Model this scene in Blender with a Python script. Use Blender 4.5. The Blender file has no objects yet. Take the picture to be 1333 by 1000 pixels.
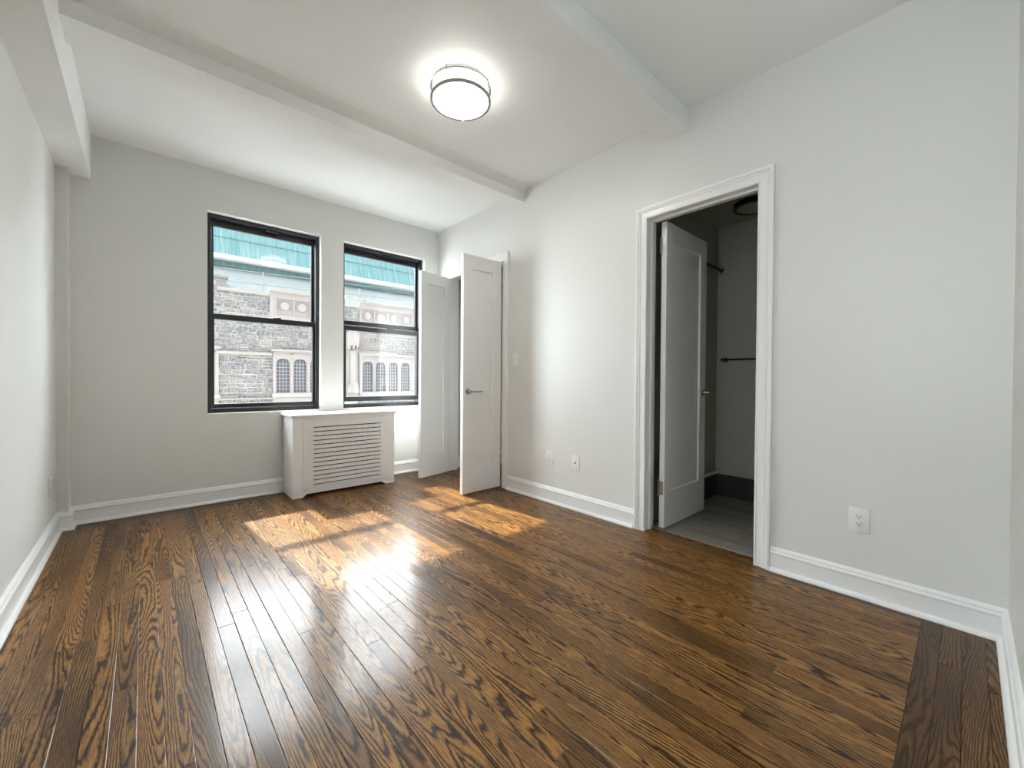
import bpy, bmesh, math, random
from mathutils import Vector, Matrix
random.seed(7)
S = bpy.context.scene
COL = S.collection

# ------------------------------------------------------------------ camera
CAM = (-2.435, -3.9574, 0.9818)
YAW, PITCH, ROLL, FPX = -0.7317, -0.0105, 0.0068, 533.45
cy, sy = math.cos(YAW), math.sin(YAW)
F = Vector((-sy * math.cos(PITCH), cy * math.cos(PITCH), math.sin(PITCH)))
R0 = Vector((cy, sy, 0)); U0 = R0.cross(F)
cr, sr = math.cos(ROLL), math.sin(ROLL)
R_ = cr * R0 + sr * U0; U_ = -sr * R0 + cr * U0
cd = bpy.data.cameras.new('camera'); cam = bpy.data.objects.new('camera', cd); COL.objects.link(cam)
cd.sensor_width = 36; cd.lens = FPX / 1333 * 36; cd.clip_start = 0.02; cd.clip_end = 200
m = Matrix((R_, U_, -F)).transposed().to_4x4(); m.translation = Vector(CAM)
cam.matrix_world = m
S.camera = cam

# ------------------------------------------------------------------ exposure, sky, sun
S.view_settings.view_transform = 'Standard'; S.view_settings.look = 'None'
S.view_settings.gamma = 1; S.view_settings.use_curve_mapping = False
S.view_settings.exposure = 1.2
SUN_TO = Vector((-0.1, 1.0, 1.02)).normalized()     # direction towards the sun
SKY_STRENGTH, GLOW = 0.15, 14.2
SUN_STRENGTH = 6.5
LAMP_EMIT, LAMP_SIDE = 19.0, 3.8
w = bpy.data.worlds.new('sky'); S.world = w; w.use_nodes = True
nt = w.node_tree; nt.nodes.clear()
tc = nt.nodes.new('ShaderNodeTexCoord')
# hazy sky, much brighter on the sun's side (+Y) than behind this building
sep = nt.nodes.new('ShaderNodeSeparateXYZ'); nt.links.new(tc.outputs['Generated'], sep.inputs[0])
mx = nt.nodes.new('ShaderNodeMath'); mx.operation = 'MULTIPLY_ADD'; mx.inputs[1].default_value = .5; mx.inputs[2].default_value = .5
nt.links.new(sep.outputs['Y'], mx.inputs[0])
pw = nt.nodes.new('ShaderNodeMath'); pw.operation = 'POWER'; pw.inputs[1].default_value = 1.5
nt.links.new(mx.outputs[0], pw.inputs[0])
ml = nt.nodes.new('ShaderNodeMath'); ml.operation = 'MULTIPLY_ADD'
ml.inputs[1].default_value = GLOW; ml.inputs[2].default_value = SKY_STRENGTH
nt.links.new(pw.outputs[0], ml.inputs[0])
bg = nt.nodes.new('ShaderNodeBackground'); bg.inputs['Color'].default_value = (0.87, 0.935, 0.99, 1)
nt.links.new(ml.outputs[0], bg.inputs['Strength'])
wo = nt.nodes.new('ShaderNodeOutputWorld'); nt.links.new(bg.outputs[0], wo.inputs[0])

sd = bpy.data.lights.new('sun', 'SUN'); sd.energy = SUN_STRENGTH; sd.angle = math.radians(1.2)
sd.color = (1.0, 0.93, 0.82)
so = bpy.data.objects.new('sun', sd); COL.objects.link(so)
so.rotation_euler = (-SUN_TO).to_track_quat('-Z', 'Y').to_euler(); so.location = (0, 6, 12)

# ------------------------------------------------------------------ node helpers
def mat(name):
    m = bpy.data.materials.new(name); m.use_nodes = True
    n = m.node_tree.nodes; b = n['Principled BSDF']
    return m, n, m.node_tree.links, b
def mth(n, l, op, a, b=None, c=None):
    x = n.new('ShaderNodeMath'); x.operation = op
    for i, v in enumerate((a, b, c)):
        if v is None: continue
        if isinstance(v, (int, float)): x.inputs[i].default_value = v
        else: l.new(v, x.inputs[i])
    return x.outputs[0]
def ramp(n, l, src, stops, interp='LINEAR'):
    r = n.new('ShaderNodeValToRGB'); r.color_ramp.interpolation = interp
    e = r.color_ramp.elements
    while len(e) < len(stops): e.new(0.5)
    for i, (p, c) in enumerate(stops):
        e[i].position = p; e[i].color = (*c, 1)
    l.new(src, r.inputs[0]); return r.outputs[0]
def noise(n, l, vec, scale, detail=2, rough=.5, dist=0):
    t = n.new('ShaderNodeTexNoise'); t.inputs['Scale'].default_value = scale
    t.inputs['Detail'].default_value = detail; t.inputs['Roughness'].default_value = rough
    t.inputs['Distortion'].default_value = dist
    if vec is not None: l.new(vec, t.inputs['Vector'])
    return t.outputs['Fac']
def mixc(n, l, fac, a, b, mode='MIX'):
    x = n.new('ShaderNodeMix'); x.data_type = 'RGBA'; x.blend_type = mode
    for i, v in ((0, fac), (6, a), (7, b)):
        if isinstance(v, (int, float)): x.inputs[i].default_value = v
        elif isinstance(v, tuple): x.inputs[i].default_value = (*v, 1)
        else: l.new(v, x.inputs[i])
    return x.outputs[2]
def objco(n):
    t = n.new('ShaderNodeTexCoord'); return t.outputs['Object']
def bump(n, l, b, h, strength, dist):
    x = n.new('ShaderNodeBump'); x.inputs['Strength'].default_value = strength
    x.inputs['Distance'].default_value = dist
    l.new(h, x.inputs['Height']); l.new(x.outputs[0], b.inputs['Normal'])
def paint(name, c, rough, bscale=60, bstr=.15, var=.03):
    m, n, l, b = mat(name); o = objco(n)
    f = noise(n, l, o, 3, 3)
    d = tuple(x * (1 - var) for x in c)
    l.new(mixc(n, l, f, c, d), b.inputs['Base Color'])
    b.inputs['Roughness'].default_value = rough
    bump(n, l, b, noise(n, l, o, bscale, 3), bstr, .002)
    return m
def metal(name, c, rough, metallic=1.0):
    m, n, l, b = mat(name); o = objco(n)
    f = noise(n, l, o, 90, 2)
    l.new(mixc(n, l, f, c, tuple(x * .9 for x in c)), b.inputs['Base Color'])
    b.inputs['Metallic'].default_value = metallic; b.inputs['Roughness'].default_value = rough
    return m

M = {}
M['wall'] = paint('wall_paint', (.755, .757, .73), .42, 45, .2)
M['ceil'] = paint('ceiling_paint', (.905, .922, .915), .6, 45, .2)
M['trim'] = paint('trim_paint', (.86, .86, .85), .28, 20, .05, .015)
M['plate'] = paint('plate_plastic', (.84, .84, .82), .3, 10, .02, .01)
M['slot'] = paint('slot_dark', (.03, .03, .03), .5)
M['black'] = metal('black_window_metal', (.010, .012, .016), .32, 0.0)
M['chrome'] = metal('polished_chrome', (.42, .42, .42), .16)
M['nickel'] = metal('brushed_nickel', (.30, .29, .28), .32)
M['steel'] = metal('hinge_steel', (.45, .44, .42), .3)
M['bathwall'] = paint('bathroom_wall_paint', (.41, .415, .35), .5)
M['closet'] = paint('closet_shade_paint', (.62, .61, .58), .5)  # white closet walls, shade inside put into the colour
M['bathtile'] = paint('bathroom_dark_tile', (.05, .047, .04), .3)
M['bronze'] = metal('dark_bronze', (.03, .028, .026), .35, .6)
M['street_bounce'] = paint('street_bounce_pale', (.70, .69, .67), .9)  # unseen street, paled to bounce daylight up onto the ceiling
M['brickout'] = paint('building_exterior', (.12, .08, .065), .9)
M['limestone'] = paint('limestone', (.335, .312, .295), .8, 25, .6, .12)
M['whitestone'] = paint('white_gutter_paint', (.62, .62, .61), .6, 25, .2, .03)
M['wire'] = paint('wire_dark', (.16, .2, .2), .6)
M['darkpane'] = metal('leaded_glass', (.10, .11, .13), .15, 0)
M['lead'] = paint('lead_cames', (.55, .56, .56), .6)
M['greystone'] = paint('grey_stone', (.26, .26, .25), .8, 25, .5, .15)

def mk_glass():
    m = bpy.data.materials.new('window_glass'); m.use_nodes = True
    n = m.node_tree.nodes; l = m.node_tree.links; n.clear()
    lw = n.new('ShaderNodeLayerWeight'); lw.inputs['Blend'].default_value = .5
    p = mth(n, l, 'POWER', lw.outputs['Facing'], 4.0)
    f = mth(n, l, 'MULTIPLY_ADD', p, .9, .035)
    t = n.new('ShaderNodeBsdfTransparent'); t.inputs[0].default_value = (.985, .995, .99, 1)
    g = n.new('ShaderNodeBsdfGlossy'); g.inputs['Roughness'].default_value = 0.0
    x = n.new('ShaderNodeMixShader'); l.new(f, x.inputs[0]); l.new(t.outputs[0], x.inputs[1]); l.new(g.outputs[0], x.inputs[2])
    o = n.new('ShaderNodeOutputMaterial'); l.new(x.outputs[0], o.inputs[0])
    return m
M['glass'] = mk_glass()

def mk_lamp(name, strength):
    m = bpy.data.materials.new(name); m.use_nodes = True
    n = m.node_tree.nodes; l = m.node_tree.links; n.clear()
    e = n.new('ShaderNodeEmission'); e.inputs['Color'].default_value = (1.0, .965, .90, 1); e.inputs['Strength'].default_value = strength
    o = n.new('ShaderNodeOutputMaterial'); l.new(e.outputs[0], o.inputs[0])
    return m
M['lamp'] = mk_lamp('lamp_diffuser', LAMP_EMIT)
M['lampside'] = mk_lamp('lamp_drum_side', LAMP_SIDE)

def mk_oak(name, gain):
    m, n, l, b = mat(name)
    uv = n.new('ShaderNodeUVMap'); uv.uv_map = 'UVMap'
    sp = n.new('ShaderNodeSeparateXYZ'); l.new(uv.outputs[0], sp.inputs[0])
    u, v = sp.outputs[0], sp.outputs[1]
    g = n.new('ShaderNodeNewGeometry'); r = g.outputs['Random Per Island']
    wn = n.new('ShaderNodeTexWhiteNoise'); wn.noise_dimensions = '1D'
    l.new(mth(n, l, 'MULTIPLY', r, 917.3), wn.inputs['W'])
    ws = n.new('ShaderNodeSeparateColor'); l.new(wn.outputs['Color'], ws.inputs[0])
    r1, r2, r3 = ws.outputs[0], ws.outputs[1], ws.outputs[2]
    def vec(a, b_, c):
        x = n.new('ShaderNodeCombineXYZ')
        for i, q in enumerate((a, b_, c)):
            if isinstance(q, (int, float)): x.inputs[i].default_value = q
            else: l.new(q, x.inputs[i])
        return x.outputs[0]
    # growth rings: contours of a stretched noise plus a slope across the board
    uu = mth(n, l, 'ADD', u, mth(n, l, 'MULTIPLY', r, 300.0))
    vv = mth(n, l, 'ADD', v, mth(n, l, 'MULTIPLY', r1, 70.0))
    mulv = lambda a, b_, c: vec(mth(n, l, 'MULTIPLY', uu, a), mth(n, l, 'MULTIPLY', vv, b_), c)
    fld = noise(n, l, mulv(.75, 9.0, mth(n, l, 'MULTIPLY', r2, 50)), 1.0, 1.0, .4)
    wob = noise(n, l, mulv(7.0, 30.0, 1.0), 1.0, 2, .6)
    jag = noise(n, l, mulv(45.0, 160.0, 4.0), 1.0, 1, .5)
    k = mth(n, l, 'MULTIPLY_ADD', r3, 24.0, 20.0)
    rings = mth(n, l, 'ADD', mth(n, l, 'MULTIPLY', fld, k), mth(n, l, 'MULTIPLY', v, mth(n, l, 'MULTIPLY_ADD', r1, 100.0, 10.0)))
    rings = mth(n, l, 'MULTIPLY_ADD', wob, 1.3, rings)
    rings = mth(n, l, 'MULTIPLY_ADD', jag, .45, rings)
    fr = mth(n, l, 'FRACT', rings)
    # each ring: sharp dark early wood edge, fading into pale late wood
    ringv = ramp(n, l, fr, [(0, (.0, .0, .0)), (.17, (.05,) * 3), (.36, (.8,) * 3), (.70, (1, 1, 1)), (.9, (.55,) * 3), (1, (0, 0, 0))])
    pores = noise(n, l, mulv(22.0, 420.0, r2), 1.0, 2, .6)
    porev = ramp(n, l, pores, [(.34, (0, 0, 0)), (.58, (1, 1, 1))])
    fac = mth(n, l, 'MULTIPLY', ringv, mth(n, l, 'MULTIPLY_ADD', porev, .65, .35))
    patch = noise(n, l, mulv(1.6, 6.0, r3), 1.0, 2, .5)
    tone = mth(n, l, 'MULTIPLY_ADD', patch, 1.1, mth(n, l, 'MULTIPLY_ADD', r2, .50, -.28))
    fac = mth(n, l, 'MULTIPLY', fac, ramp(n, l, tone, [(.12, (.10,) * 3), (.56, (1, 1, 1))]))
    fac = mth(n, l, 'MULTIPLY', fac, gain)
    light = mixc(n, l, r1, (.50, .235, .055), (.44, .225, .068))
    dark = mixc(n, l, r3, (.018, .0058, .0014), (.034, .0125, .0038))
    c = mixc(n, l, fac, dark, light)
    l.new(c, b.inputs['Base Color'])
    lw = noise(n, l, mulv(2.5, 14.0, r), 1.0, 3)
    l.new(mth(n, l, 'MULTIPLY_ADD', lw, .2, .34), b.inputs['Roughness'])
    b.inputs['Specular IOR Level'].default_value = .14
    b.inputs['Coat Weight'].default_value = .33; b.inputs['Coat Roughness'].default_value = .155; b.inputs['Coat IOR'].default_value = 1.5
    h = mth(n, l, 'ADD', mth(n, l, 'MULTIPLY', fac, .35), mth(n, l, 'MULTIPLY', lw, 1.6))
    bump(n, l, b, h, .3, .0012)
    return m
M['oak'] = mk_oak('stained_oak', .78)
M['oakdark'] = mk_oak('dark_stained_oak_border', .42)

def mk_tilewood():
    m, n, l, b = mat('grey_wood_tile')
    o = objco(n)
    mp = n.new('ShaderNodeMapping'); l.new(o, mp.inputs[0]); mp.inputs['Rotation'].default_value = (0, 0, math.radians(90))
    br = n.new('ShaderNodeTexBrick'); l.new(mp.outputs[0], br.inputs['Vector'])
    br.inputs['Color1'].default_value = (.30, .285, .24, 1); br.inputs['Color2'].default_value = (.13, .12, .095, 1)
    br.inputs['Mortar'].default_value = (.45, .43, .38, 1); br.inputs['Scale'].default_value = 1
    br.inputs['Brick Width'].default_value = .6; br.inputs['Row Height'].default_value = .098; br.inputs['Mortar Size'].default_value = .003
    sp = n.new('ShaderNodeMapping'); l.new(o, sp.inputs[0]); sp.inputs['Scale'].default_value = (40, 3, 1)
    f = noise(n, l, sp.outputs[0], 1, 3)
    l.new(mixc(n, l, mth(n, l, 'MULTIPLY', f, .6), br.outputs['Color'], (.18, .16, .13)), b.inputs['Base Color'])
    b.inputs['Roughness'].default_value = .4
    return m
M['tilewood'] = mk_tilewood()

def mk_stones():
    m, n, l, b = mat('ashlar_stone')
    o = objco(n); g = n.new('ShaderNodeNewGeometry'); r = g.outputs['Random Per Island']
    base = ramp(n, l, r, [(0, (.09, .098, .11)), (.3, (.13, .138, .15)), (.55, (.22, .22, .21)), (.75, (.11, .116, .125)),
                          (.93, (.25, .22, .18)), (.98, (.24, .17, .135))], 'CONSTANT')
    f = noise(n, l, o, 14, 5, .7)
    c = mixc(n, l, ramp(n, l, f, [(.40, (0, 0, 0)), (.62, (1, 1, 1))]), base, (.34, .335, .325))
    l.new(c, b.inputs['Base Color']); b.inputs['Roughness'].default_value = .9
    bump(n, l, b, f, .9, .05)
    return m
M['stone'] = mk_stones()
def mk_mortar():
    return paint('pale_mortar', (.44, .43, .40), .95, 40, .5, .1)
M['mortar'] = mk_mortar()
def mk_copper():
    m, n, l, b = mat('green_copper'); o = objco(n)
    mp = n.new('ShaderNodeMapping'); l.new(o, mp.inputs[0]); mp.inputs['Scale'].default_value = (9, .6, .6)
    f = noise(n, l, mp.outputs[0], 1, 5, .65)
    c = ramp(n, l, f, [(.3, (.085, .205, .215)), (.5, (.135, .275, .285)), (.72, (.25, .345, .345))])
    l.new(c, b.inputs['Base Color']); b.inputs['Roughness'].default_value = .7
    return m
M['copper'] = mk_copper()
def mk_slate():
    m, n, l, b = mat('pale_slate'); o = objco(n)
    f = noise(n, l, o, 9, 6, .75)
    c = ramp(n, l, f, [(.35, (.068, .084, .082)), (.6, (.118, .13, .127))])
    l.new(c, b.inputs['Base Color']); b.inputs['Roughness'].default_value = .9
    return m
M['slate'] = mk_slate()

# ------------------------------------------------------------------ mesh helpers
class MB:
    def __init__(s): s.bm = bmesh.new()
    def box(s, x0, x1, y0, y1, z0, z1, bev=0):
        r = bmesh.ops.create_cube(s.bm, size=1)
        for v in r['verts']:
            v.co = Vector(((x0 + x1) / 2 + v.co.x * (x1 - x0), (y0 + y1) / 2 + v.co.y * (y1 - y0), (z0 + z1) / 2 + v.co.z * (z1 - z0)))
        if bev:
            es = list({e for v in r['verts'] for e in v.link_edges})
            bmesh.ops.bevel(s.bm, geom=es, offset=bev, segments=2, affect='EDGES', profile=.5)
        return s
    def prism(s, pts, ax, a, b):
        """extrude a 2D outline along axis ax ('x','y','z') from a to b; outline in the other two coords in order"""
        def mk(p, t):
            return {'x': (t, p[0], p[1]), 'y': (p[0], t, p[1]), 'z': (p[0], p[1], t)}[ax]
        A = [s.bm.verts.new(mk(p, a)) for p in pts]; B = [s.bm.verts.new(mk(p, b)) for p in pts]
        fs = [s.bm.faces.new(A), s.bm.faces.new(B[::-1])]
        k = len(pts)
        for i in range(k): fs.append(s.bm.faces.new((A[i], B[i], B[(i + 1) % k], A[(i + 1) % k])))
        bmesh.ops.recalc_face_normals(s.bm, faces=fs); return s
    def loft(s, rings, closed=True, cap=True):
        V = [[s.bm.verts.new(p) for p in r] for r in rings]; fs = []
        k = len(rings[0])
        for i in range(len(V) - 1):
            for j in range(k if closed else k - 1):
                fs.append(s.bm.faces.new((V[i][j], V[i][(j + 1) % k], V[i + 1][(j + 1) % k], V[i + 1][j])))
        if cap:
            fs.append(s.bm.faces.new(V[0])); fs.append(s.bm.faces.new(V[-1][::-1]))
        bmesh.ops.recalc_face_normals(s.bm, faces=fs); return s
    def lathe(s, prof, c, ax='z', n=48, closed=False):
        """prof: list of (r, t) revolved around axis ax through c"""
        rings = []
        for i in range(n):
            a = 2 * math.pi * i / n; row = []
            for r, t in prof:
                p, q = r * math.cos(a), r * math.sin(a)
                d = {'z': (p, q, t), 'y': (p, t, q), 'x': (t, p, q)}[ax]
                row.append(s.bm.verts.new((c[0] + d[0], c[1] + d[1], c[2] + d[2])))
            rings.append(row)
        fs = []; k = len(prof)
        for i in range(n):
            A, B = rings[i], rings[(i + 1) % n]
            for j in range(k if closed else k - 1):
                j2 = (j + 1) % k
                try: fs.append(s.bm.faces.new((A[j], A[j2], B[j2], B[j])))
                except ValueError: pass
        bmesh.ops.remove_doubles(s.bm, verts=[v for r in rings for v in r], dist=1e-6)
        bmesh.ops.recalc_face_normals(s.bm, faces=[f for f in fs if f.is_valid]); return s
    def tube(s, pts, r, n=12):
        pts = [Vector(p) for p in pts]; rings = []
        for i, p in enumerate(pts):
            a = pts[max(i - 1, 0)]; b = pts[min(i + 1, len(pts) - 1)]
            t = (b - a).normalized(); up = Vector((0, 0, 1)) if abs(t.z) < .9 else Vector((1, 0, 0))
            e1 = t.cross(up).normalized(); e2 = t.cross(e1)
            rings.append([p + r * (math.cos(2 * math.pi * k / n) * e1 + math.sin(2 * math.pi * k / n) * e2) for k in range(n)])
        return s.loft(rings)
    def build(s, name, m, parent=None, off=(0, 0, 0), smooth=None, kind=None):
        me = bpy.data.meshes.new(name)
        if any(off): bmesh.ops.translate(s.bm, verts=s.bm.verts, vec=-Vector(off))
        s.bm.to_mesh(me); s.bm.free(); me.materials.append(m)
        o = bpy.data.objects.new(name, me); COL.objects.link(o)
        if smooth:
            me.polygons.foreach_set('use_smooth', [True] * len(me.polygons))
            try: me.set_sharp_from_angle(angle=math.radians(smooth))
            except AttributeError: pass
        if parent is not None: o.parent = parent
        elif any(off): o.location = off
        if kind: o['kind'] = kind
        return o
def tag(o, label, cat, group=None):
    o['label'] = label; o['category'] = cat
    if group: o['group'] = group
    return o
def thing(name, label, cat, loc=(0, 0, 0), group=None):
    o = bpy.data.objects.new(name, None); COL.objects.link(o); o.location = loc
    o.empty_display_size = .1
    return tag(o, label, cat, group)
def struct(name, mb, m, label=None, smooth=None):
    o = mb.build(name, m, smooth=smooth); o['kind'] = 'structure'
    if label: o['label'] = label
    return o
def sroot(name, label, loc):
    o = bpy.data.objects.new(name, None); COL.objects.link(o); o.location = loc; o.empty_display_size = .1
    o['kind'] = 'structure'; o['label'] = label; return o

# ------------------------------------------------------------------ room numbers (metres)
W, L, H = 2.85, 4.0694, 2.611
WT = .107                       # right wall thickness
YO = .17                        # outer face of the window wall
BX0, BX1, BZ = -3.20, -2.557, 2.03      # bathroom doorway
CX0, CX1, CZ = -1.125, -.25, 2.05       # closet doorway
WIN = [(-2.067, -1.231), (-1.029, -.1645)]
ZB, ZT = .6988, 2.2836

# floor boards -----------------------------------------------------------------
def floor_boards():
    bm = bmesh.new(); uvl = bm.loops.layers.uv.new('UVMap')
    mi = [0]
    def board(x0, x1, y0, y1, along):
        g = .0006; x0 += g; x1 -= g; y0 += g; y1 -= g
        if x1 - x0 < .004 or y1 - y0 < .004: return
        t1, t2 = random.uniform(-.0004, .0004), random.uniform(-.0004, .0004)
        e = .0015; z = 0.0
        top = [(x0 + e, y0 + e), (x1 - e, y0 + e), (x1 - e, y1 - e), (x0 + e, y1 - e)]
        bot = [(x0, y0), (x1, y0), (x1, y1), (x0, y1)]
        A = []
        for i, (x, y) in enumerate(top):
            dz = (t1 if (i in (0, 3)) == (along == 'y') else -t1) if along == 'y' else (t1 if i in (0, 1) else -t1)
            A.append(bm.verts.new((x, y, z + dz - .0005)))
        B = [bm.verts.new((x, y, -.0008)) for x, y in bot]
        C = [bm.verts.new((x, y, -.012)) for x, y in bot]
        fs = [bm.faces.new(A)]
        for i in range(4):
            j = (i + 1) % 4
            fs.append(bm.faces.new((B[i], B[j], A[j], A[i]))); fs.append(bm.faces.new((C[i], C[j], B[j], B[i])))
        for f in fs:
            f.material_index = mi[0]
            for lp in f.loops:
                x, y, _ = lp.vert.co
                lp[uvl].uv = (y, x - (x0 + x1) / 2) if along == 'y' else (x, y - (y0 + y1) / 2)
    def field(xa, xb, ya, yb, wd, along='y', lens=(.45, 1.5)):
        if along == 'y':
            x = xa
            while x < xb - .001:
                x1 = min(x + wd, xb); y = ya + 0
                y1 = y + random.uniform(.2, lens[1])
                while y < yb - .001:
                    if yb - y1 < .25: y1 = yb
                    board(x, x1, y, min(y1, yb), 'y'); y = y1; y1 = y + random.uniform(*lens)
                x = x1
        else:
            y = ya
            while y < yb - .001:
                y1 = min(y + wd, yb); x = xa
                x1 = x + random.uniform(.4, lens[1])
                while x < xb - .001:
                    if xb - x1 < .25: x1 = xb
                    board(x, min(x1, xb), y, y1, 'x'); x = x1; x1 = x + random.uniform(*lens)
                y = y1
    wd = .057
    mi[0] = 1
    field(-W, 0, -L, -L + 4 * wd, wd, 'x', (1.2, 2.6))           # border along the near wall
    field(-W, 0, -.15, 0, .075, 'x', (1.0, 2.6))                 # border under the windows
    mi[0] = 0
    field(-W, 0, -L + 4 * wd, -.15, wd, 'y', (.7, 2.3))
    field(0, .09, BX0 - .02, BX1 + .02, .045, 'y', (2, 3))       # doorway sill
    field(0, .75, CX0 - .12, CX1 + .12, wd, 'y', (2, 3))         # closet floor
    bmesh.ops.recalc_face_normals(bm, faces=bm.faces)
    me = bpy.data.meshes.new('floor'); bm.to_mesh(me); bm.free(); me.materials.append(M['oak']); me.materials.append(M['oakdark'])
    o = bpy.data.objects.new('floor', me); COL.objects.link(o)
    o['kind'] = 'structure'; o['label'] = 'dark stained oak strip floor of the bedroom'
floor_boards()
struct('floor_subfloor', MB().box(-W - .1, 1.5, -L - .1, YO, -.12, -.0125), M['slot'])
struct('floor_bathroom', MB().box(.0905, 1.30, -4.1, -2.45, -.012, .001), M['tilewood'], 'grey wood-look tile floor of the dark bathroom')

# walls ------------------------------------------------------------------------
struct('ceiling', MB().box(-W - .1, WT, -L - .1, YO, H, H + .12), M['ceil'], 'white ceiling')
LW0, LW1 = -3.76, -3.18          # unseen side window added in the left wall to light the near end
wl = MB()
for y0, y1, z0, z1 in ((-L - .1, LW0, -.02, H), (LW1, YO, -.02, H), (LW0, LW1, -.02, ZB), (LW0, LW1, ZT, H)):
    wl.box(-W - .1, -W, y0, y1, z0, z1)
struct('wall_left', wl, M['wall'], 'white wall on the left')
struct('wall_front', MB().box(-W, WT, -L - .1, -L, -.02, H), M['wall'], 'white wall beside the camera')
wr = MB()
for y0, y1, z0, z1 in ((-L, BX0 - .02, -.02, H), (BX0 - .02, BX1 + .02, BZ + .02, H), (BX1 + .02, CX0 - .02, -.02, H),
                       (CX0 - .02, CX1 + .02, CZ + .02, H), (CX1 + .02, 0, -.02, H)):
    wr.box(0, WT, y0, y1, z0, z1)
bmesh.ops.remove_doubles(wr.bm, verts=wr.bm.verts, dist=1e-5)
struct('wall_right', wr, M['wall'], 'warm white wall with the two doorways')
wb = MB()
for x0, x1, z0, z1 in ((-W, WIN[0][0], -.02, H), (WIN[0][1], WIN[1][0], ZB, ZT), (WIN[1][1], WT, -.02, H),
                       (WIN[0][0], WIN[1][1], -.02, ZB), (WIN[0][0], WIN[1][1], ZT, H)):
    wb.box(x0, x1, 0, YO, z0, z1)
struct('wall_back', wb, M['wall'], 'grey-white wall with the two windows')
ex = MB()
for x0, x1, z0, z1 in ((-6, WIN[0][0], -7, 6), (WIN[0][1], WIN[1][0], ZB, ZT), (WIN[1][1], 5, -7, 6),
                       (WIN[0][0], WIN[1][1], -7, ZB), (WIN[0][0], WIN[1][1], ZT, 6)):
    ex.box(x0, x1, YO + .001, YO + .01, z0, z1)
struct('wall_exterior', ex, M['brickout'], 'outer face of the window wall')

# beams, soffit, corner column
struct('trim_1', MB().prism([(-1.475, H), (-1.391, 2.583), (-1.391, 2.5076), (-1.188, 2.5076), (-1.188, H)], 'x', -W + .151, 0), M['ceil'], 'white plaster ceiling beam nearer the windows')
struct('trim_2', MB().box(-W + .151, 0, -2.812, -2.626, 2.4867, H), M['ceil'], 'white plaster ceiling beam nearer the camera')
struct('trim_3', MB().box(-W, -W + .151, -L, 0, 2.3095, H), M['ceil'], 'white boxed soffit running along the left wall')
struct('trim_4', MB().box(-W, -2.797, -.116, 0, 0, 2.3095), M['wall'], 'narrow white corner column at the left of the window wall')

# baseboards -------------------------------------------------------------------
BP = [(0, 0), (.030, 0), (.030, .006), (.028, .012), (.023, .018), (.015, .0205), (.015, .088), (.018, .092), (.018, .098), (.0145, .102),
      (.012, .106), (.012, .111), (.009, .116), (.004, .122), (0, .1235)]
def base_run(mb, pts):
    """baseboard along a polyline of wall points; the room lies to the left of travel"""
    k = len(pts); rings = []
    P = [Vector(p) for p in pts]
    for i in range(k):
        def nrm(a, b):
            t = (b - a).normalized(); return Vector((-t.y, t.x))
        if i == 0: nn = nrm(P[0], P[1]); sc = 1
        elif i == k - 1: nn = nrm(P[-2], P[-1]); sc = 1
        else:
            n1, n2 = nrm(P[i - 1], P[i]), nrm(P[i], P[i + 1]); nn = (n1 + n2).normalized(); sc = 1 / nn.dot(n1)
        rings.append([(P[i].x + nn.x * d * sc, P[i].y + nn.y * d * sc, z) for d, z in BP])
    mb.loft(rings); return mb
b = MB()
base_run(b, [(0, -.172), (0, 0), (-.667, 0)])
struct('baseboard_back', b, M['trim'], 'white baseboard right of the radiator cover')
b = MB()
base_run(b, [(-1.543, 0), (-2.797, 0), (-2.797, -.116), (-W, -.116), (-W, -L), (0, -L), (0, BX0 - .078)])
struct('baseboard_left', b, M['trim'], 'white baseboard along the left wall and round to the near right wall')
b = MB(); base_run(b, [(0, BX1 + .078), (0, CX0 - .078)])
struct('baseboard_right', b, M['trim'], 'white baseboard between the two doorways')

# door casings -----------------------------------------------------------------
CP = [(0, 0), (0, .010), (.003, .014), (.008, .015), (.012, .012), (.018, .011), (.040, .013), (.044, .018), (.049, .020), (.053, .0165),
      (.056, .017), (.060, .0225), (.070, .0235), (.075, .022), (.077, .018), (.077, 0)]
def casing(name, y0, y1, zt, label):
    mb = MB(); rings = []
    for st in range(4):
        row = []
        for a, d in CP:
            y = y0 - a if st < 2 else y1 + a
            z = 0 if st in (0, 3) else zt + a
            row.append((-d, y, z))
        rings.append(row)
    mb.loft(rings)
    t = .016
    # jamb lining and stops
    mb.box(-.002, WT + .003, y0 - t, y0 - .004, 0, zt + .004); mb.box(-.002, WT + .003, y1 + .004, y1 + t, 0, zt + .004)
    mb.box(-.002, WT + .003, y0 - t, y1 + t, zt + .004, zt + t)
    return mb
mb = casing('trim_5', BX0, BX1, BZ, '')
mb.box(.045, .07, BX0 - .004, BX0 + .008, 0, BZ + .004); mb.box(.045, .07, BX1 - .008, BX1 + .004, 0, BZ + .004); mb.box(.045, .07, BX0, BX1, BZ - .008, BZ + .004)
struct('trim_5', mb, M['trim'], 'white moulded casing of the bathroom doorway', smooth=25)
mb = casing('trim_6', CX0, CX1, CZ, '')
struct('trim_6', mb, M['trim'], 'white moulded casing of the closet doorway', smooth=25)

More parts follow.
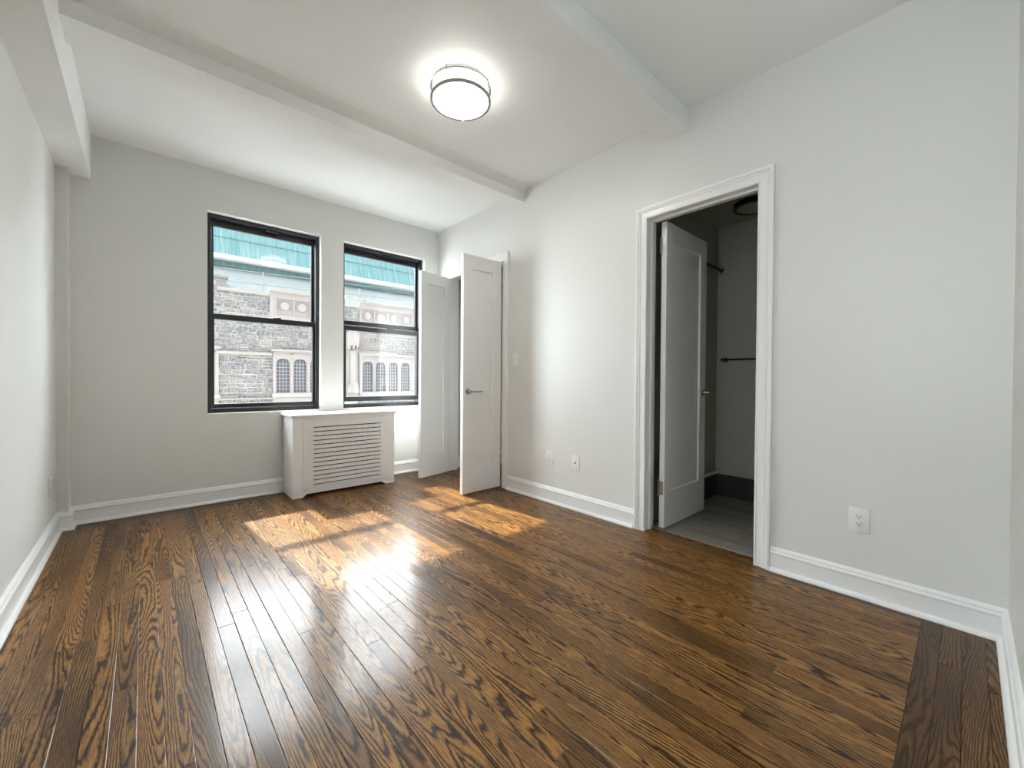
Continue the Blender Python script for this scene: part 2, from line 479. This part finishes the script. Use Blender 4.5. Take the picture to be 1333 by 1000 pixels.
# closet and bathroom shells
mb = MB()
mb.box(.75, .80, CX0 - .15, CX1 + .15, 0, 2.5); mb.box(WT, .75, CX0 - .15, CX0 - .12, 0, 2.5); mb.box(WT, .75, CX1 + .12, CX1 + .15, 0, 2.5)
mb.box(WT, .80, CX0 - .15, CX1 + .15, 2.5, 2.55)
struct('wall_closet', mb, M['closet'], 'white inside of the closet, greyed for its shade')
mb = MB(); base_run(mb, [(.75, CX0 - .12), (.75, CX1 + .12), (WT, CX1 + .12)])
struct('baseboard_closet', mb, M['trim'], 'white baseboard inside the closet')
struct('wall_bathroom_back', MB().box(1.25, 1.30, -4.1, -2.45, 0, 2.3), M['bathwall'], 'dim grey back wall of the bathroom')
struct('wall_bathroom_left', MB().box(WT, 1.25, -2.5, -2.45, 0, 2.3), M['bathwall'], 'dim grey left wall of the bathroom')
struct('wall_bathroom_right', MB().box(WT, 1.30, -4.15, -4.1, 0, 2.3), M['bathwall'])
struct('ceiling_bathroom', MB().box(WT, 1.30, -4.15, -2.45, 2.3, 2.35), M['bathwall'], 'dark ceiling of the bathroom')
mb = MB(); mb.box(1.235, 1.25, -4.1, -2.5, 0.001, .185); mb.box(.75, 1.235, -2.515, -2.5, .001, .185)
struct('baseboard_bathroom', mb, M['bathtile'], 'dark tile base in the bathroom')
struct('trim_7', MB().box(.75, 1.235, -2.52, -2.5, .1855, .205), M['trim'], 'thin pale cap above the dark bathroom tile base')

# ------------------------------------------------------------------ windows
def window(name, x0, x1, label, lift):
    root = sroot(name, label, ((x0 + x1) / 2, .06, ZB)); off = root.location
    yi, yo = .06, YO
    f = MB(); j = .030
    for a in ((x0, x0 + j, yi, yo, ZB, ZT), (x1 - j, x1, yi, yo, ZB, ZT), (x0 + j, x1 - j, yi, yo, ZT - .030, ZT), (x0 + j, x1 - j, yi, yo, ZB, ZB + .032)):
        f.box(*a, bev=.002)
    f.box(x0 + j, x1 - j, yi + .012, yi + .017, ZB + .032, ZB + .037)
    f.build('window_frame', M['black'], root, off)
    def sash(nm, z0, z1, ya, yb, rt, rb, st=.020):
        s = MB(); a, c = x0 + j + .001, x1 - j - .001
        s.box(a, a + st, ya, yb, z0, z1, bev=.0015); s.box(c - st, c, ya, yb, z0, z1, bev=.0015)
        s.box(a + st, c - st, ya, yb, z1 - rt, z1, bev=.0015); s.box(a + st, c - st, ya, yb, z0, z0 + rb, bev=.0015)
        o = s.build(nm, M['black'], root, off)
        MB().box(a + st - .002, c - st + .002, (ya + yb) / 2 - .002, (ya + yb) / 2 + .002, z0 + rb - .002, z1 - rt + .002).build('pane', M['glass'], o)
        o.children[0].data.transform(Matrix.Translation(-Vector(off)))
        return o
    mr = 1.500 if lift == 0 else 1.5
    up = sash('upper_sash', mr - .045 + (.055 if lift else 0), ZT - .032, .118, .146, .045, .042)
    lo = sash('lower_sash', ZB + .038 + lift, mr + (.0 if lift else 0) - .002, .076, .104, .045, .034 if not lift else .045)
    lx = (x0 + x1) / 2 + .08
    k = MB(); k.box(lx - .03, lx + .03, .078, .104, mr - .002, mr + .008, bev=.003); k.tube([(lx, .088, mr + .006), (lx + .03, .09, mr + .012)], .004)
    k.build('sash_lock', M['black'], root, off)
    k = MB(); k.box(lx - .09, lx + .01, .064, .08, ZT - .050, ZT - .031, bev=.003)
    k.build('tilt_latch', M['black'], root, off)
    return root
window('window_1', *WIN[0], 'closed black double-hung window left of the white pier', 0)
window('window_2', *WIN[1], 'black double-hung window behind the closet door, lower sash slightly raised', .022)

w3 = sroot('added_side_window', 'added side window beside the camera, lighting the near end', (-W - .05, (LW0 + LW1) / 2, ZB))  # out-of-view window, added to bring daylight onto the near walls
f = MB(); xa, xb, zm = -W - .09, -W - .03, (ZB + ZT) / 2
for a in ((xa, xb, LW0, LW0 + .05, ZB, ZT), (xa, xb, LW1 - .05, LW1, ZB, ZT), (xa, xb, LW0 + .05, LW1 - .05, ZT - .05, ZT),
          (xa, xb, LW0 + .05, LW1 - .05, ZB, ZB + .05), (xa, xb, LW0 + .05, LW1 - .05, zm - .025, zm + .025)):
    f.box(*a, bev=.002)
f.build('window_frame', M['black'], w3, w3.location)
MB().box(-W - .063, -W - .059, LW0 + .05, LW1 - .05, ZB + .05, ZT - .05).build('pane', M['glass'], w3, w3.location)

# ------------------------------------------------------------------ radiator cover
def radiator_cover():
    t = thing('radiator_cover', 'white slatted radiator cover standing under the windows', 'radiator cover', (-1.105, -.16, 0)); o = t.location
    x0, x1, yf, yb, zt = -1.543, -.667, -.32, -.032, .664
    th = .019
    c = MB()
    c.box(x0, x0 + th, yf + th, yb, 0, zt); c.box(x1 - th, x1, yf + th, yb, 0, zt)
    px0, px1, pz0, pz1 = -1.41, -.79, .085, .60        # opening behind the slotted panel
    # front board with feet, slanted cut-out and opening
    c.prism([(x0, 0), (-1.467, 0), (-1.437, .026), (-.790, .026), (-.752, 0), (x1, 0), (x1, pz0), (x0, pz0)], 'y', yf, yf + th)
    c.box(x0, px0, yf, yf + th, pz0, pz1); c.box(px1, x1, yf, yf + th, pz0, pz1); c.box(x0, x1, yf, yf + th, pz1, zt)
    bmesh.ops.remove_doubles(c.bm, verts=c.bm.verts, dist=1e-5)
    c.build('cabinet', M['trim'], t, o)
    MB().box(x0 - .016, x1 + .016, yf - .020, -.004, zt, zt + .019, bev=.004).build('top', M['trim'], t, o)
    g = MB(); a, b_, y0, y1, z0, z1 = -1.466, -.727, yf - .011, yf, .063, .625
    sx0, sx1, n, hs = -1.390, -.807, 14, .0075
    zs = [.0985 + i * (.574 - .0985) / (n - 1) for i in range(n)]
    g.box(a, sx0, y0, y1, z0, z1); g.box(sx1, b_, y0, y1, z0, z1)
    zz = z0
    for z in zs:
        g.box(sx0, sx1, y0, y1, zz, z - hs / 2); zz = z + hs / 2
    g.box(sx0, sx1, y0, y1, zz, z1)
    g.build('slotted_panel', M['trim'], t, o)
    # the dark radiator sections inside
    r = MB()
    for i in range(12):
        x = -1.44 + i * .056
        r.box(x, x + .04, -.25, -.09, .05, .60, bev=.012)
    r.build('radiator', M['slot'], t, o)
radiator_cover()

# ------------------------------------------------------------------ doors
def shaker_leaf(wd, ht, th, st, rb, rt):
    """leaf in local coords: x 0..wd from hinge, y 0..th, z 0..ht; recessed flat panel both sides"""
    m = MB(); rc = .012; e = .003
    pts = lambda i, y: [(st + i, y, rb + i), (wd - st - i, y, rb + i), (wd - st - i, y, ht - rt - i), (st + i, y, ht - rt - i)]
    out = lambda y: [(0, y, 0), (wd, y, 0), (wd, y, ht), (0, y, ht)]
    bm = m.bm
    def ring(p): return [bm.verts.new(q) for q in p]
    fo, bo = ring(out(0)), ring(out(th))
    f1, f2 = ring(pts(0, 0)), ring(pts(e, rc)); b1, b2 = ring(pts(0, th)), ring(pts(e, th - rc))
    def br(A, B):
        for i in range(4): bm.faces.new((A[i], A[(i + 1) % 4], B[(i + 1) % 4], B[i]))
    br(fo, f1); br(f1, f2); bm.faces.new(f2); br(bo, b1); br(b1, b2); bm.faces.new(b2); br(fo, bo)
    bmesh.ops.recalc_face_normals(bm, faces=bm.faces); return m
def lever(x, y, z, sgn, direction, length=.115):
    """rosette and lever on a face at y, standing out along sgn*y, lever towards direction*x"""
    m = MB()
    m.lathe([(0, 0), (.0255, 0), (.0265, sgn * .003), (.0255, sgn * .008), (.022, sgn * .0095), (.012, sgn * .011), (.0105, sgn * .014),
             (.0105, sgn * .046), (.009, sgn * .05), (0, sgn * .05)], (x, y, z), 'y', 32)
    p = [(x - direction * .006, y + sgn * .045, z), (x + direction * .02, y + sgn * .046, z), (x + direction * length, y + sgn * .048, z)]
    m.tube(p, .0075, 16)
    return m
def hinge(x, y, z, wx=.03, wy=.0):
    m = MB(); m.tube([(x, y, z - .05), (x, y, z + .05)], .0065, 14)
    for k in (-.05, .05): m.lathe([(0, -.004), (.0075, -.004), (.0075, .004), (0, .004)], (x, y, z + k), 'z', 14)
    return m
def door(name, label, pivot, angle, wd, ht, flip, zs, levers, hy):
    root = sroot(name, label, pivot); root.rotation_euler = (0, 0, angle)
    th = .035
    lf = shaker_leaf(wd, ht, th, .098, .235, .115)
    lf.build('leaf', M['trim'], root)
    for hz in zs:
        h = MB(); h.tube([(-.004, hy, hz - .046), (-.004, hy, hz + .046)], .0062, 14)
        h.lathe([(0, -.004), (.0078, -.004), (.0078, .004), (0, .004)], (-.004, hy, hz - .048), 'z', 14)
        h.lathe([(0, -.004), (.0078, -.004), (.0078, .004), (0, .004)], (-.004, hy, hz + .048), 'z', 14)
        if hy < th / 2: h.box(-.0025, -.0002, hy, hy + .03, hz - .045, hz + .045)
        else: h.box(-.0025, -.0002, hy - .03, hy, hz - .045, hz + .045)
        h.build('hinge', M['steel'], root, smooth=35)
    for a in levers: lever(*a).build('door_handle', M['chrome'], root, smooth=35)
    return root
PI = math.pi
# bathroom door: hinged at the far jamb, swung into the bathroom; local x -> +X world, local y -> +Y
door('door_1', 'white panelled bathroom door standing open into the dark bathroom', (WT + .001, -2.63, .010), 0, .612, 2.015, 0,
     (.262, 1.862), ((.560, 0, .885, -1, 1, .055),), .037)
# closet, leaf with lever facing the camera: local x -> -X ; local y -> -Y
door('door_2', 'white closet door leaf nearer the camera with chrome lever', (-.026, CX0 + .040, .012), PI, .415, 2.03, 0,
     (.25, 1.78), ((.363, .035, .868, 1, -1),), .037)
# closet leaf by the window, lever on its hidden face towards the window
door('door_3', 'white closet door leaf nearer the window', (-.028, CX1 - .012, .012), PI + math.radians(13), .415, 2.03, 0,
     (.25, 1.78), ((.363, 0, .868, -1, -1),), -.002)

# ------------------------------------------------------------------ ceiling light
def ceiling_light():
    c = (-1.128, -2.062)
    t = thing('ceiling_light', 'round drum ceiling light with two nickel rings, glowing white', 'ceiling light', (c[0], c[1], H)); o = t.location
    MB().lathe([(0, H), (.152, H), (.152, H - .012), (0, H - .012)], (*c, 0), 'z', 64).build('base_plate', M['plate'], t, o, 35)
    MB().lathe([(.150, H - .012), (.150, H - .090), (.148, H - .094)], (*c, 0), 'z', 64).build('drum_side', M['lampside'], t, o, 35)
    MB().lathe([(.148, H - .094), (.13, H - .098), (.08, H - .101), (0, H - .102)], (*c, 0), 'z', 64).build('diffuser', M['lamp'], t, o, 35)
    for z, hh, r in ((H - .026, .0075, .167), (H - .089, .013, .166)):
        MB().lathe([(r - .011, z - hh / 2), (r, z - hh / 2), (r, z + hh / 2), (r - .007, z + hh / 2)], (*c, 0), 'z', 64, closed=True).build('ring', M['nickel'], t, o, 35)
    for k in range(4):
        a = math.radians(-62 + 90 * k)
        p = (c[0] + .1625 * math.cos(a), c[1] + .1625 * math.sin(a))
        MB().tube([(*p, H - .002), (*p, H - .09)], .0025, 10).build('strut', M['nickel'], t, o, 35)
        q = (c[0] + .166 * math.cos(a + .2), c[1] + .166 * math.sin(a + .2))
    MB().lathe([(0, -.006), (.004, -.004), (.005, 0), (.0, .004)], (c[0] + .155 * math.cos(.9), c[1] + .155 * math.sin(.9), H - .1), 'z', 12).build('thumb_screw', M['nickel'], t, o, 35)
ceiling_light()
t = thing('ceiling_light', 'unlit round ceiling light with dark rim in the bathroom', 'ceiling light', (.93, -2.89, 2.3)); o = t.location
MB().lathe([(0, -.002), (.12, -.002), (.125, -.03), (.09, -.045), (0, -.05)], (.93, -2.89, 2.3), 'z', 48).build('lens', M['bathwall'], t, o, 35)
MB().lathe([(.122, -.001), (.145, -.001), (.145, -.035), (.122, -.035)], (.93, -2.89, 2.3), 'z', 48, closed=True).build('rim', M['bronze'], t, o, 35)

# ------------------------------------------------------------------ plates on the walls
def plate_on_right(name, label, cat, yc, zc, kind, group=None):
    t = thing(name, label, cat, (0, yc, zc), group); o = t.location
    w_, h_, d = .0375, .057, .006
    MB().box(-d, -.0003, yc - w_, yc + w_, zc - h_, zc + h_, bev=.003).build('plate', M['plate'], t, o, 40)
    for s in (-1, 1):
        MB().lathe([(0, -d - .0016), (.0025, -d - .0014), (.0032, -d), (.0032, -d + .001)], (0, yc, zc + s * (.046 if kind != 'coax' else .042)), 'x', 14).build('screw', M['plate'], t, o, 40)
    if kind in ('outlet', 'switch'):
        p = MB().box(-d - .002, -d + .001, yc - .0165, yc + .0165, zc - .033, zc + .033, bev=.001)
        if kind == 'switch': p.prism([(-d - .002, zc - .031), (-d - .006, zc + .031), (-d, zc + .031), (-d, zc - .031)], 'y', yc - .0145, yc + .0145) if False else None
        r = p.build('receptacle' if kind == 'outlet' else 'switch_frame', M['plate'], t, o, 40)
        if kind == 'outlet':
            for s in (-1, 1):
                q = MB(); zz = zc + s * .0165
                q.box(-d - .0024, -d - .0019, yc - .0075, yc - .0055, zz - .001, zz + .007); q.box(-d - .0024, -d - .0019, yc + .0050, yc + .0072, zz - .0015, zz + .0075)
                q.lathe([(0, -d - .0024), (.0026, -d - .0024), (.0026, -d - .0018)], (0, yc, zz - .0075), 'x', 12)
                q.build('socket_slots', M['slot'], t, o)
        else:
            q = MB(); bm = q.bm
            a = [(-d - .002, zc - .030), (-d - .0065, zc - .030), (-d - .003, zc), (-d - .002, zc + .030)]
            V0 = [bm.verts.new((x, yc - .014, z)) for x, z in a]; V1 = [bm.verts.new((x, yc + .014, z)) for x, z in a]
            bm.faces.new(V0); bm.faces.new(V1[::-1])
            for i in range(4): bm.faces.new((V0[i], V1[i], V1[(i + 1) % 4], V0[(i + 1) % 4]))
            bmesh.ops.recalc_face_normals(bm, faces=bm.faces)
            q.build('rocker', M['plate'], t, o)
    else:
        q = MB().lathe([(.0065, 0), (.0065, -d - .004), (.0045, -d - .004), (.0045, -d - .011), (0, -d - .011)], (0, yc, zc), 'x', 18)
        q.build('coax_connector', M['nickel'], t, o, 35)
    return t
plate_on_right('light_switch', 'white rocker light switch beside the closet doorway', 'light switch', -1.302, 1.157, 'switch')
plate_on_right('wall_outlet', 'white outlet between the closet and the cable plate', 'outlet', -1.71, .358, 'outlet', 'white wall outlets')
plate_on_right('cable_plate', 'white cable wall plate with a metal connector, between the two doorways', 'cable plate', -1.976, .355, 'coax')
plate_on_right('wall_outlet', 'white outlet on the right wall between bathroom doorway and near corner', 'outlet', -3.631, .350, 'outlet', 'white wall outlets')
def left_outlet():
    yc, zc, d = -.345, .335, .006
    t = thing('wall_outlet', 'white outlet low on the left wall near the corner column', 'outlet', (-W, yc, zc), 'white wall outlets'); o = t.location
    MB().box(-W + .0003, -W + d, yc - .0375, yc + .0375, zc - .057, zc + .057, bev=.003).build('plate', M['plate'], t, o, 40)
    MB().box(-W + d - .001, -W + d + .002, yc - .0165, yc + .0165, zc - .033, zc + .033, bev=.001).build('receptacle', M['plate'], t, o, 40)
    for s in (-1, 1):
        q = MB(); zz = zc + s * .0165
        q.box(-W + d + .0019, -W + d + .0024, yc - .0075, yc - .0055, zz - .001, zz + .007); q.box(-W + d + .0019, -W + d + .0024, yc + .005, yc + .0072, zz - .0015, zz + .0075)
        q.build('socket_slots', M['slot'], t, o)
left_outlet()

# ------------------------------------------------------------------ bathroom fittings
t = thing('towel_bar', 'dark metal towel bar on the bathroom back wall', 'towel bar', (1.25, -2.85, 1.162)); o = t.location
for y in (-2.575, -3.15):
    MB().lathe([(0, 0), (.020, 0), (.020, -.008), (.014, -.014), (.011, -.02), (.011, -.055), (.014, -.06), (.014, -.07), (0, -.074)], (1.25, y, 1.162), 'x', 24).build('mount', M['bronze'], t, o, 35)
MB().tube([(1.186, -2.56, 1.162), (1.186, -3.165, 1.162)], .007, 14).build('bar', M['bronze'], t, o, 35)
t = thing('curtain_rod', 'metal rod end fixed high on the bathroom wall behind the open door', 'rod', (1.25, -2.545, 1.92)); o = t.location
MB().lathe([(0, 0), (.024, 0), (.024, -.006), (.014, -.012), (0, -.012)], (1.25, -2.545, 1.92), 'x', 20).build('flange', M['nickel'], t, o, 35)
MB().tube([(1.24, -2.545, 1.92), (.80, -2.545, 1.92)], .011, 14).build('rod', M['bronze'], t, o, 35)

# ------------------------------------------------------------------ church across the street
def arch_pts(xc, w_, z0, zs, rise, k=10):
    """closed outline of a light: jambs up to spring zs, low four-centred head"""
    h = w_ / 2; p = [(xc - h, z0), (xc + h, z0)]
    for i in range(k + 1):
        a = i / k; x = h - w_ * a; s = abs(x) / h
        p.append((xc + x, zs + rise * (1 - s ** 3.2) ** .62))
    return p
def church():
    Y = 11.0
    t = thing('church_building', 'pale stone church with green copper roof across the street', 'building', (2.3, Y, -7)); o = t.location
    rnd = random.Random(3)
    # rubble ashlar: backing of mortar plus individual stones
    mb_ = MB(); op = [(-2.9, -.83), (.70, 2.73), (3.545, 5.60)]
    mb_.box(-9, 14, Y + .03, Y + .5, -7, .485); mb_.box(-9, 14, Y + .03, Y + .5, 1.82, 3.60); xs = -9
    for a, b_ in op: mb_.box(xs, a, Y + .03, Y + .5, .485, 1.82); xs = b_
    mb_.box(xs, 14, Y + .03, Y + .5, .485, 1.82); mb_.box(-9, 14, Y + .3, Y + .5, .485, 1.82)
    mb_.build('mortar_backing', M['mortar'], t, o)
    clear = [(.66, 2.78, .30, 1.86), (3.40, 5.66, .30, 1.90), (-2.95, -.78, .30, 1.86), (2.95, 3.40, -7, 2.66), (.55, 2.92, 2.92, 3.9), (3.44, 5.70, 2.92, 3.9), (5.70, 14, .3, 1.9)]
    st = MB(); z = -1.2
    while z < 3.58:
        h = rnd.choice((.115, .135, .16, .185, .21)); h = min(h, 3.60 - z)
        if h < .05: break
        x = -6 + rnd.uniform(0, .3)
        while x < 9:
            w_ = rnd.uniform(.2, .6)
            subs = [(z, h)] if rnd.random() < .7 or h < .12 else [(z, h * .5), (z + h * .5, h * .5)]
            for zz, hh in subs:
                a, b_, c, d = x + .013, x + w_ - .013, zz + .012, zz + hh - .012
                if any(a < q[1] and b_ > q[0] and c < q[3] and d > q[2] for q in clear):
                    # trim against the openings
                    done = False
                    for q in clear:
                        if a < q[1] and b_ > q[0] and c < q[3] and d > q[2]:
                            if b_ - q[0] < w_ * .8 and b_ > q[0] and a < q[0]: b_ = q[0] - .006
                            elif q[1] - a < w_ * .8 and a < q[1] and b_ > q[1]: a = q[1] + .006
                            else: done = True
                    if done or b_ - a < .05: continue
                jx = lambda: rnd.uniform(-.010, .010)
                e = .014
                out = [(a + jx(), c + jx()), (b_ + jx(), c + jx()), (b_ + jx(), d + jx()), (a + jx(), d + jx())]
                cx_, cz_ = (a + b_) / 2, (c + d) / 2
                inn = [(px + (e if px < cx_ else -e), pz + (e if pz < cz_ else -e)) for px, pz in out]
                bm = st.bm; dp = rnd.uniform(.012, .035)
                A = [bm.verts.new((px, Y + .032, pz)) for px, pz in out]; B = [bm.verts.new((px, Y + .03 - dp, pz)) for px, pz in inn]
                bm.faces.new(B)
                for i in range(4): bm.faces.new((A[i], A[(i + 1) % 4], B[(i + 1) % 4], B[i]))
            x += w_
        z += h
    bmesh.ops.recalc_face_normals(st.bm, faces=st.bm.faces)
    so_ = st.build('wall_stones', M['stone'], t, o); so_['kind'] = 'stuff'; so_['label'] = 'grey rubble stones of the church wall'
    def course(nm, x0, x1, z0, z1, d):
        MB().prism([(Y + .03, z0), (Y - d * .6, z0 + .01), (Y - d, z0 + (z1 - z0) * .45), (Y - d, z1 - .02), (Y + .03, z1)], 'x', x0, x1).build(nm, M['limestone'], t, o)
    # copings of the parapet, stepping up over the window bays
    for x0, x1, z0, z1, d in ((-.80, .53, 3.605, 3.71, .10), (.53, 2.93, 3.765, 3.87, .12), (2.93, 3.66, 3.865, 3.96, .14), (3.66, 6.2, 3.78, 3.89, .12), (-4, -.86, 3.765, 3.87, .12), (6.2, 10, 3.6, 3.7, .1)):
        course('coping', x0, x1, z0, z1, d)
    # panelled parapet fields
    def panels(x0, x1, n, ps, zc, ztop):
        m_ = MB(); m_.box(x0, x1, Y - .02, Y + .03, 2.95, 3.02); m_.box(x0, x1, Y - .02, Y + .03, 3.56, ztop); m_.box(x0, x1, Y + .01, Y + .03, 3.02, 3.56)
        m_.box(x0, ps - .012, Y - .02, Y + .03, 3.02, 3.56)
        for i in range(n + 1):
            xx = ps + i * .52; m_.box(xx - .022, xx + .022, Y - .03, Y + .03, 3.02, 3.56)
        m_.box(ps + n * .52 + .01, x1, Y - .02, Y + .03, 3.02, 3.56)
        m_.build('parapet_panel', M['limestone'], t, o)
        for i in range(n):
            c = (ps + (i + .5) * .52, Y, zc)
            MB().lathe([(.20, .012), (.19, -.012), (.175, -.018), (.165, .004), (.145, .004), (.135, -.025), (.10, -.036), (.05, -.045), (0, -.048)], c, 'y', 32).build('roundel', M['limestone'], t, o, 40)
    panels(.56, 2.92, 4, .735, 3.335, 3.77); panels(3.45, 6.1, 4, 3.495, 3.32, 3.79)
    # string courses and window bays
    course('string_course', -.85, .62, 1.69, 1.80, .08)
    def bay(x0, x1, first, n, zs):
        course('string_course', x0 - .10, x1 + .10, zs, zs + .10, .10)
        wd_, pt_ = .40, .51
        fr = MB(); ztop, zbot = zs, .485
        cells = [(first + i * pt_) for i in range(n)]
        bm = fr.bm
        edges = [x0 + .02] + [(cells[i] + cells[i + 1]) / 2 for i in range(n - 1)] + [x1 - .02]
        for i, xc in enumerate(cells):
            a, b_ = edges[i], edges[i + 1]
            inner = arch_pts(xc, wd_, zbot + .02, 1.46, .16)
            k = len(inner); outer = [(a, zbot), (b_, zbot)]
            m_ = k - 2
            for q in range(m_):
                tt = q / (m_ - 1)
                if tt < .25: outer.append((b_, zbot + .9 + (ztop - zbot - .9) * tt / .25))
                elif tt > .75: outer.append((a, ztop - (ztop - zbot - .9) * (tt - .75) / .25))
                else: outer.append((b_ + (a - b_) * (tt - .25) / .5, ztop))
            Of = [bm.verts.new((x, Y - .03, z)) for x, z in outer]
            I1 = [bm.verts.new((x, Y - .03, z)) for x, z in inner]
            inner2 = [(xc + (x - xc) * .975, z if j < 2 else z - .012) for j, (x, z) in enumerate(inner)]
            I2 = [bm.verts.new((x, Y + .015, z)) for x, z in inner2]
            I3 = [bm.verts.new((x, Y + .06, z)) for x, z in inner2]
            for j in range(k):
                j2 = (j + 1) % k
                bm.faces.new((Of[j], Of[j2], I1[j2], I1[j])); bm.faces.new((I1[j], I1[j2], I2[j2], I2[j])); bm.faces.new((I2[j], I2[j2], I3[j2], I3[j]))
        bmesh.ops.recalc_face_normals(bm, faces=bm.faces)
        fr.box(x0 - .05, x0 + .025, Y - .045, Y + .16, zbot, ztop); fr.box(x1 - .025, x1 + .05, Y - .045, Y + .16, zbot, ztop)
        for i in range(n - 1):
            e_ = edges[i + 1]; fr.tube([(e_, Y - .035, zbot - .06), (e_, Y - .035, 1.62)], .022, 10)
        fr.box(x0, x1, Y - .05, Y + .02, ztop - .035, ztop)
        wf = fr.build('window_surround', M['limestone'], t, o)
        MB().prism([(Y + .16, .32), (Y - .05, .32), (Y - .13, .36), (Y - .13, .39), (Y - .03, .49), (Y + .16, .49)], 'x', x0 - .08, x1 + .08).build('sill', M['limestone'], wf, o)
        for xc in cells:
            pn = MB(); pn.prism(arch_pts(xc, wd_ - .02, zbot + .02, 1.45, .15), 'y', Y + .035, Y + .06)
            pn.build('pane', M['darkpane'], wf, o)
            ld = MB()
            for q in range(1, 4): ld.box(xc - .19 + q * .095 - .004, xc - .19 + q * .095 + .004, Y + .027, Y + .035, zbot + .03, 1.58 if q == 2 else 1.56)
            for q in range(1, 9): ld.box(xc - .185, xc + .185, Y + .025, Y + .035, zbot + .02 + q * .118 - .004, zbot + .02 + q * .118 + .004)
            ld.build('leading', M['lead'], wf, o)
    bay(.70, 2.73, .948, 4, 1.83); bay(3.545, 5.60, 3.765, 4, 1.82); bay(-2.9, -.83, -2.63, 4, 1.83)
    course('string_course', 5.75, 10, 1.75, 1.85, .08)
    course('string_course', -4, 2.95, .30, .36, .12)
    # niche pier with canopy, and the slim shafts beside the right window
    m_ = MB()
    m_.box(2.97, 3.38, Y - .05, Y + .03, .30, 2.64); m_.box(2.98, 3.36, Y - .17, Y - .05, .48, .75); m_.box(3.0, 3.34, Y - .2, Y - .05, .72, .77)
    m_.lathe([(0, .77), (.12, .77), (.12, .80), (.08, .83), (.08, 1.95), (.11, 1.98), (0, 1.98)], (3.19, Y - .07, 0), 'z', 16)
    m_.prism([(2.98, 2.62), (3.36, 2.62), (3.36, 2.25), (3.30, 2.05), (3.27, 2.16), (3.22, 2.2), (3.17, 2.02), (3.12, 2.2), (3.07, 2.16), (3.04, 2.05), (2.98, 2.25)], 'y', Y - .22, Y - .05)
    m_.prism([(3.0, 2.62), (3.34, 2.62), (3.17, 2.92)], 'y', Y - .18, Y - .04)
    m_.build('niche_pier', M['limestone'], t, o)
    m_ = MB(); m_.lathe([(0, .46), (.07, .46), (.07, .52), (.045, .56), (.045, 1.72), (.075, 1.86), (.085, 1.93), (0, 1.93)], (3.475, Y - .03, 0), 'z', 16)
    m_.build('column_shaft', M['limestone'], t, o, 40)
    # roofs behind the parapet
    MB().prism([(Y + .3, 3.3), (Y + .3, 3.45), (14.1, 5.06), (14.1, 4.8)], 'x', -9, 14).build('lean_to_roof', M['slate'], t, o)
    MB().box(-9, 14, 14.0, 14.2, 4.9, 5.2).build('copper_apron', M['copper'], t, o)
    MB().prism([(13.8, 5.18), (13.76, 5.24), (13.76, 5.35), (13.82, 5.39), (14.3, 5.39), (14.3, 5.18)], 'x', -9, 14).build('gutter', M['whitestone'], t, o)
    rf = MB(); rf.prism([(14.1, 5.3), (14.75, 7.45), (14.75, 5.3)], 'x', -9, 14)
    d_ = Vector((0, .65, 2.15)).normalized()
    x = -8.9
    while x < 14:
        rf.tube([(x, 14.09, 5.32), (x, 14.09 + d_.y * 2.22, 5.32 + d_.z * 2.22)], .009, 4); x += .11
    for i in range(2, 3):
        rf.box(-9, 14, 14.08 + .255, 14.10 + .255, 6.14, 6.16)
    rf.build('copper_roof', M['copper'], t, o)
    ch = MB(); ch.box(-1.6, -.49, 11.75, 12.3, 3.4, 4.12); ch.box(-1.65, -.44, 11.7, 12.35, 4.12, 4.19)
    ch.build('stone_block', M['greystone'], t, o)
    return t
church()
t = thing('safety_line', 'thin dark wires strung on pale posts along the church parapet', 'wire', (1.9, 11.28, 3.7)); o = t.location
for x, z0, z1 in ((.43, 3.72, 4.40), (3.56, 3.90, 4.36), (-3.0, 3.8, 4.3), (6.8, 3.65, 4.45)):
    MB().box(x - .018, x + .018, 11.26, 11.30, z0, z1, bev=.006).build('post', M['greystone'], t, o)
for z0, z1 in ((4.36, 4.62), (3.98, 4.24)):
    MB().tube([(-4, 11.28, z0 - .06), (.43, 11.28, z0), (3.6, 11.28, z0 + .12), (7, 11.28, z1)], .012, 6).build('wire', M['wire'], t, o)
struct('floor_street', MB().box(-30, 30, YO + .3, 40, -7.2, -7), M['street_bounce'], 'street below the windows')
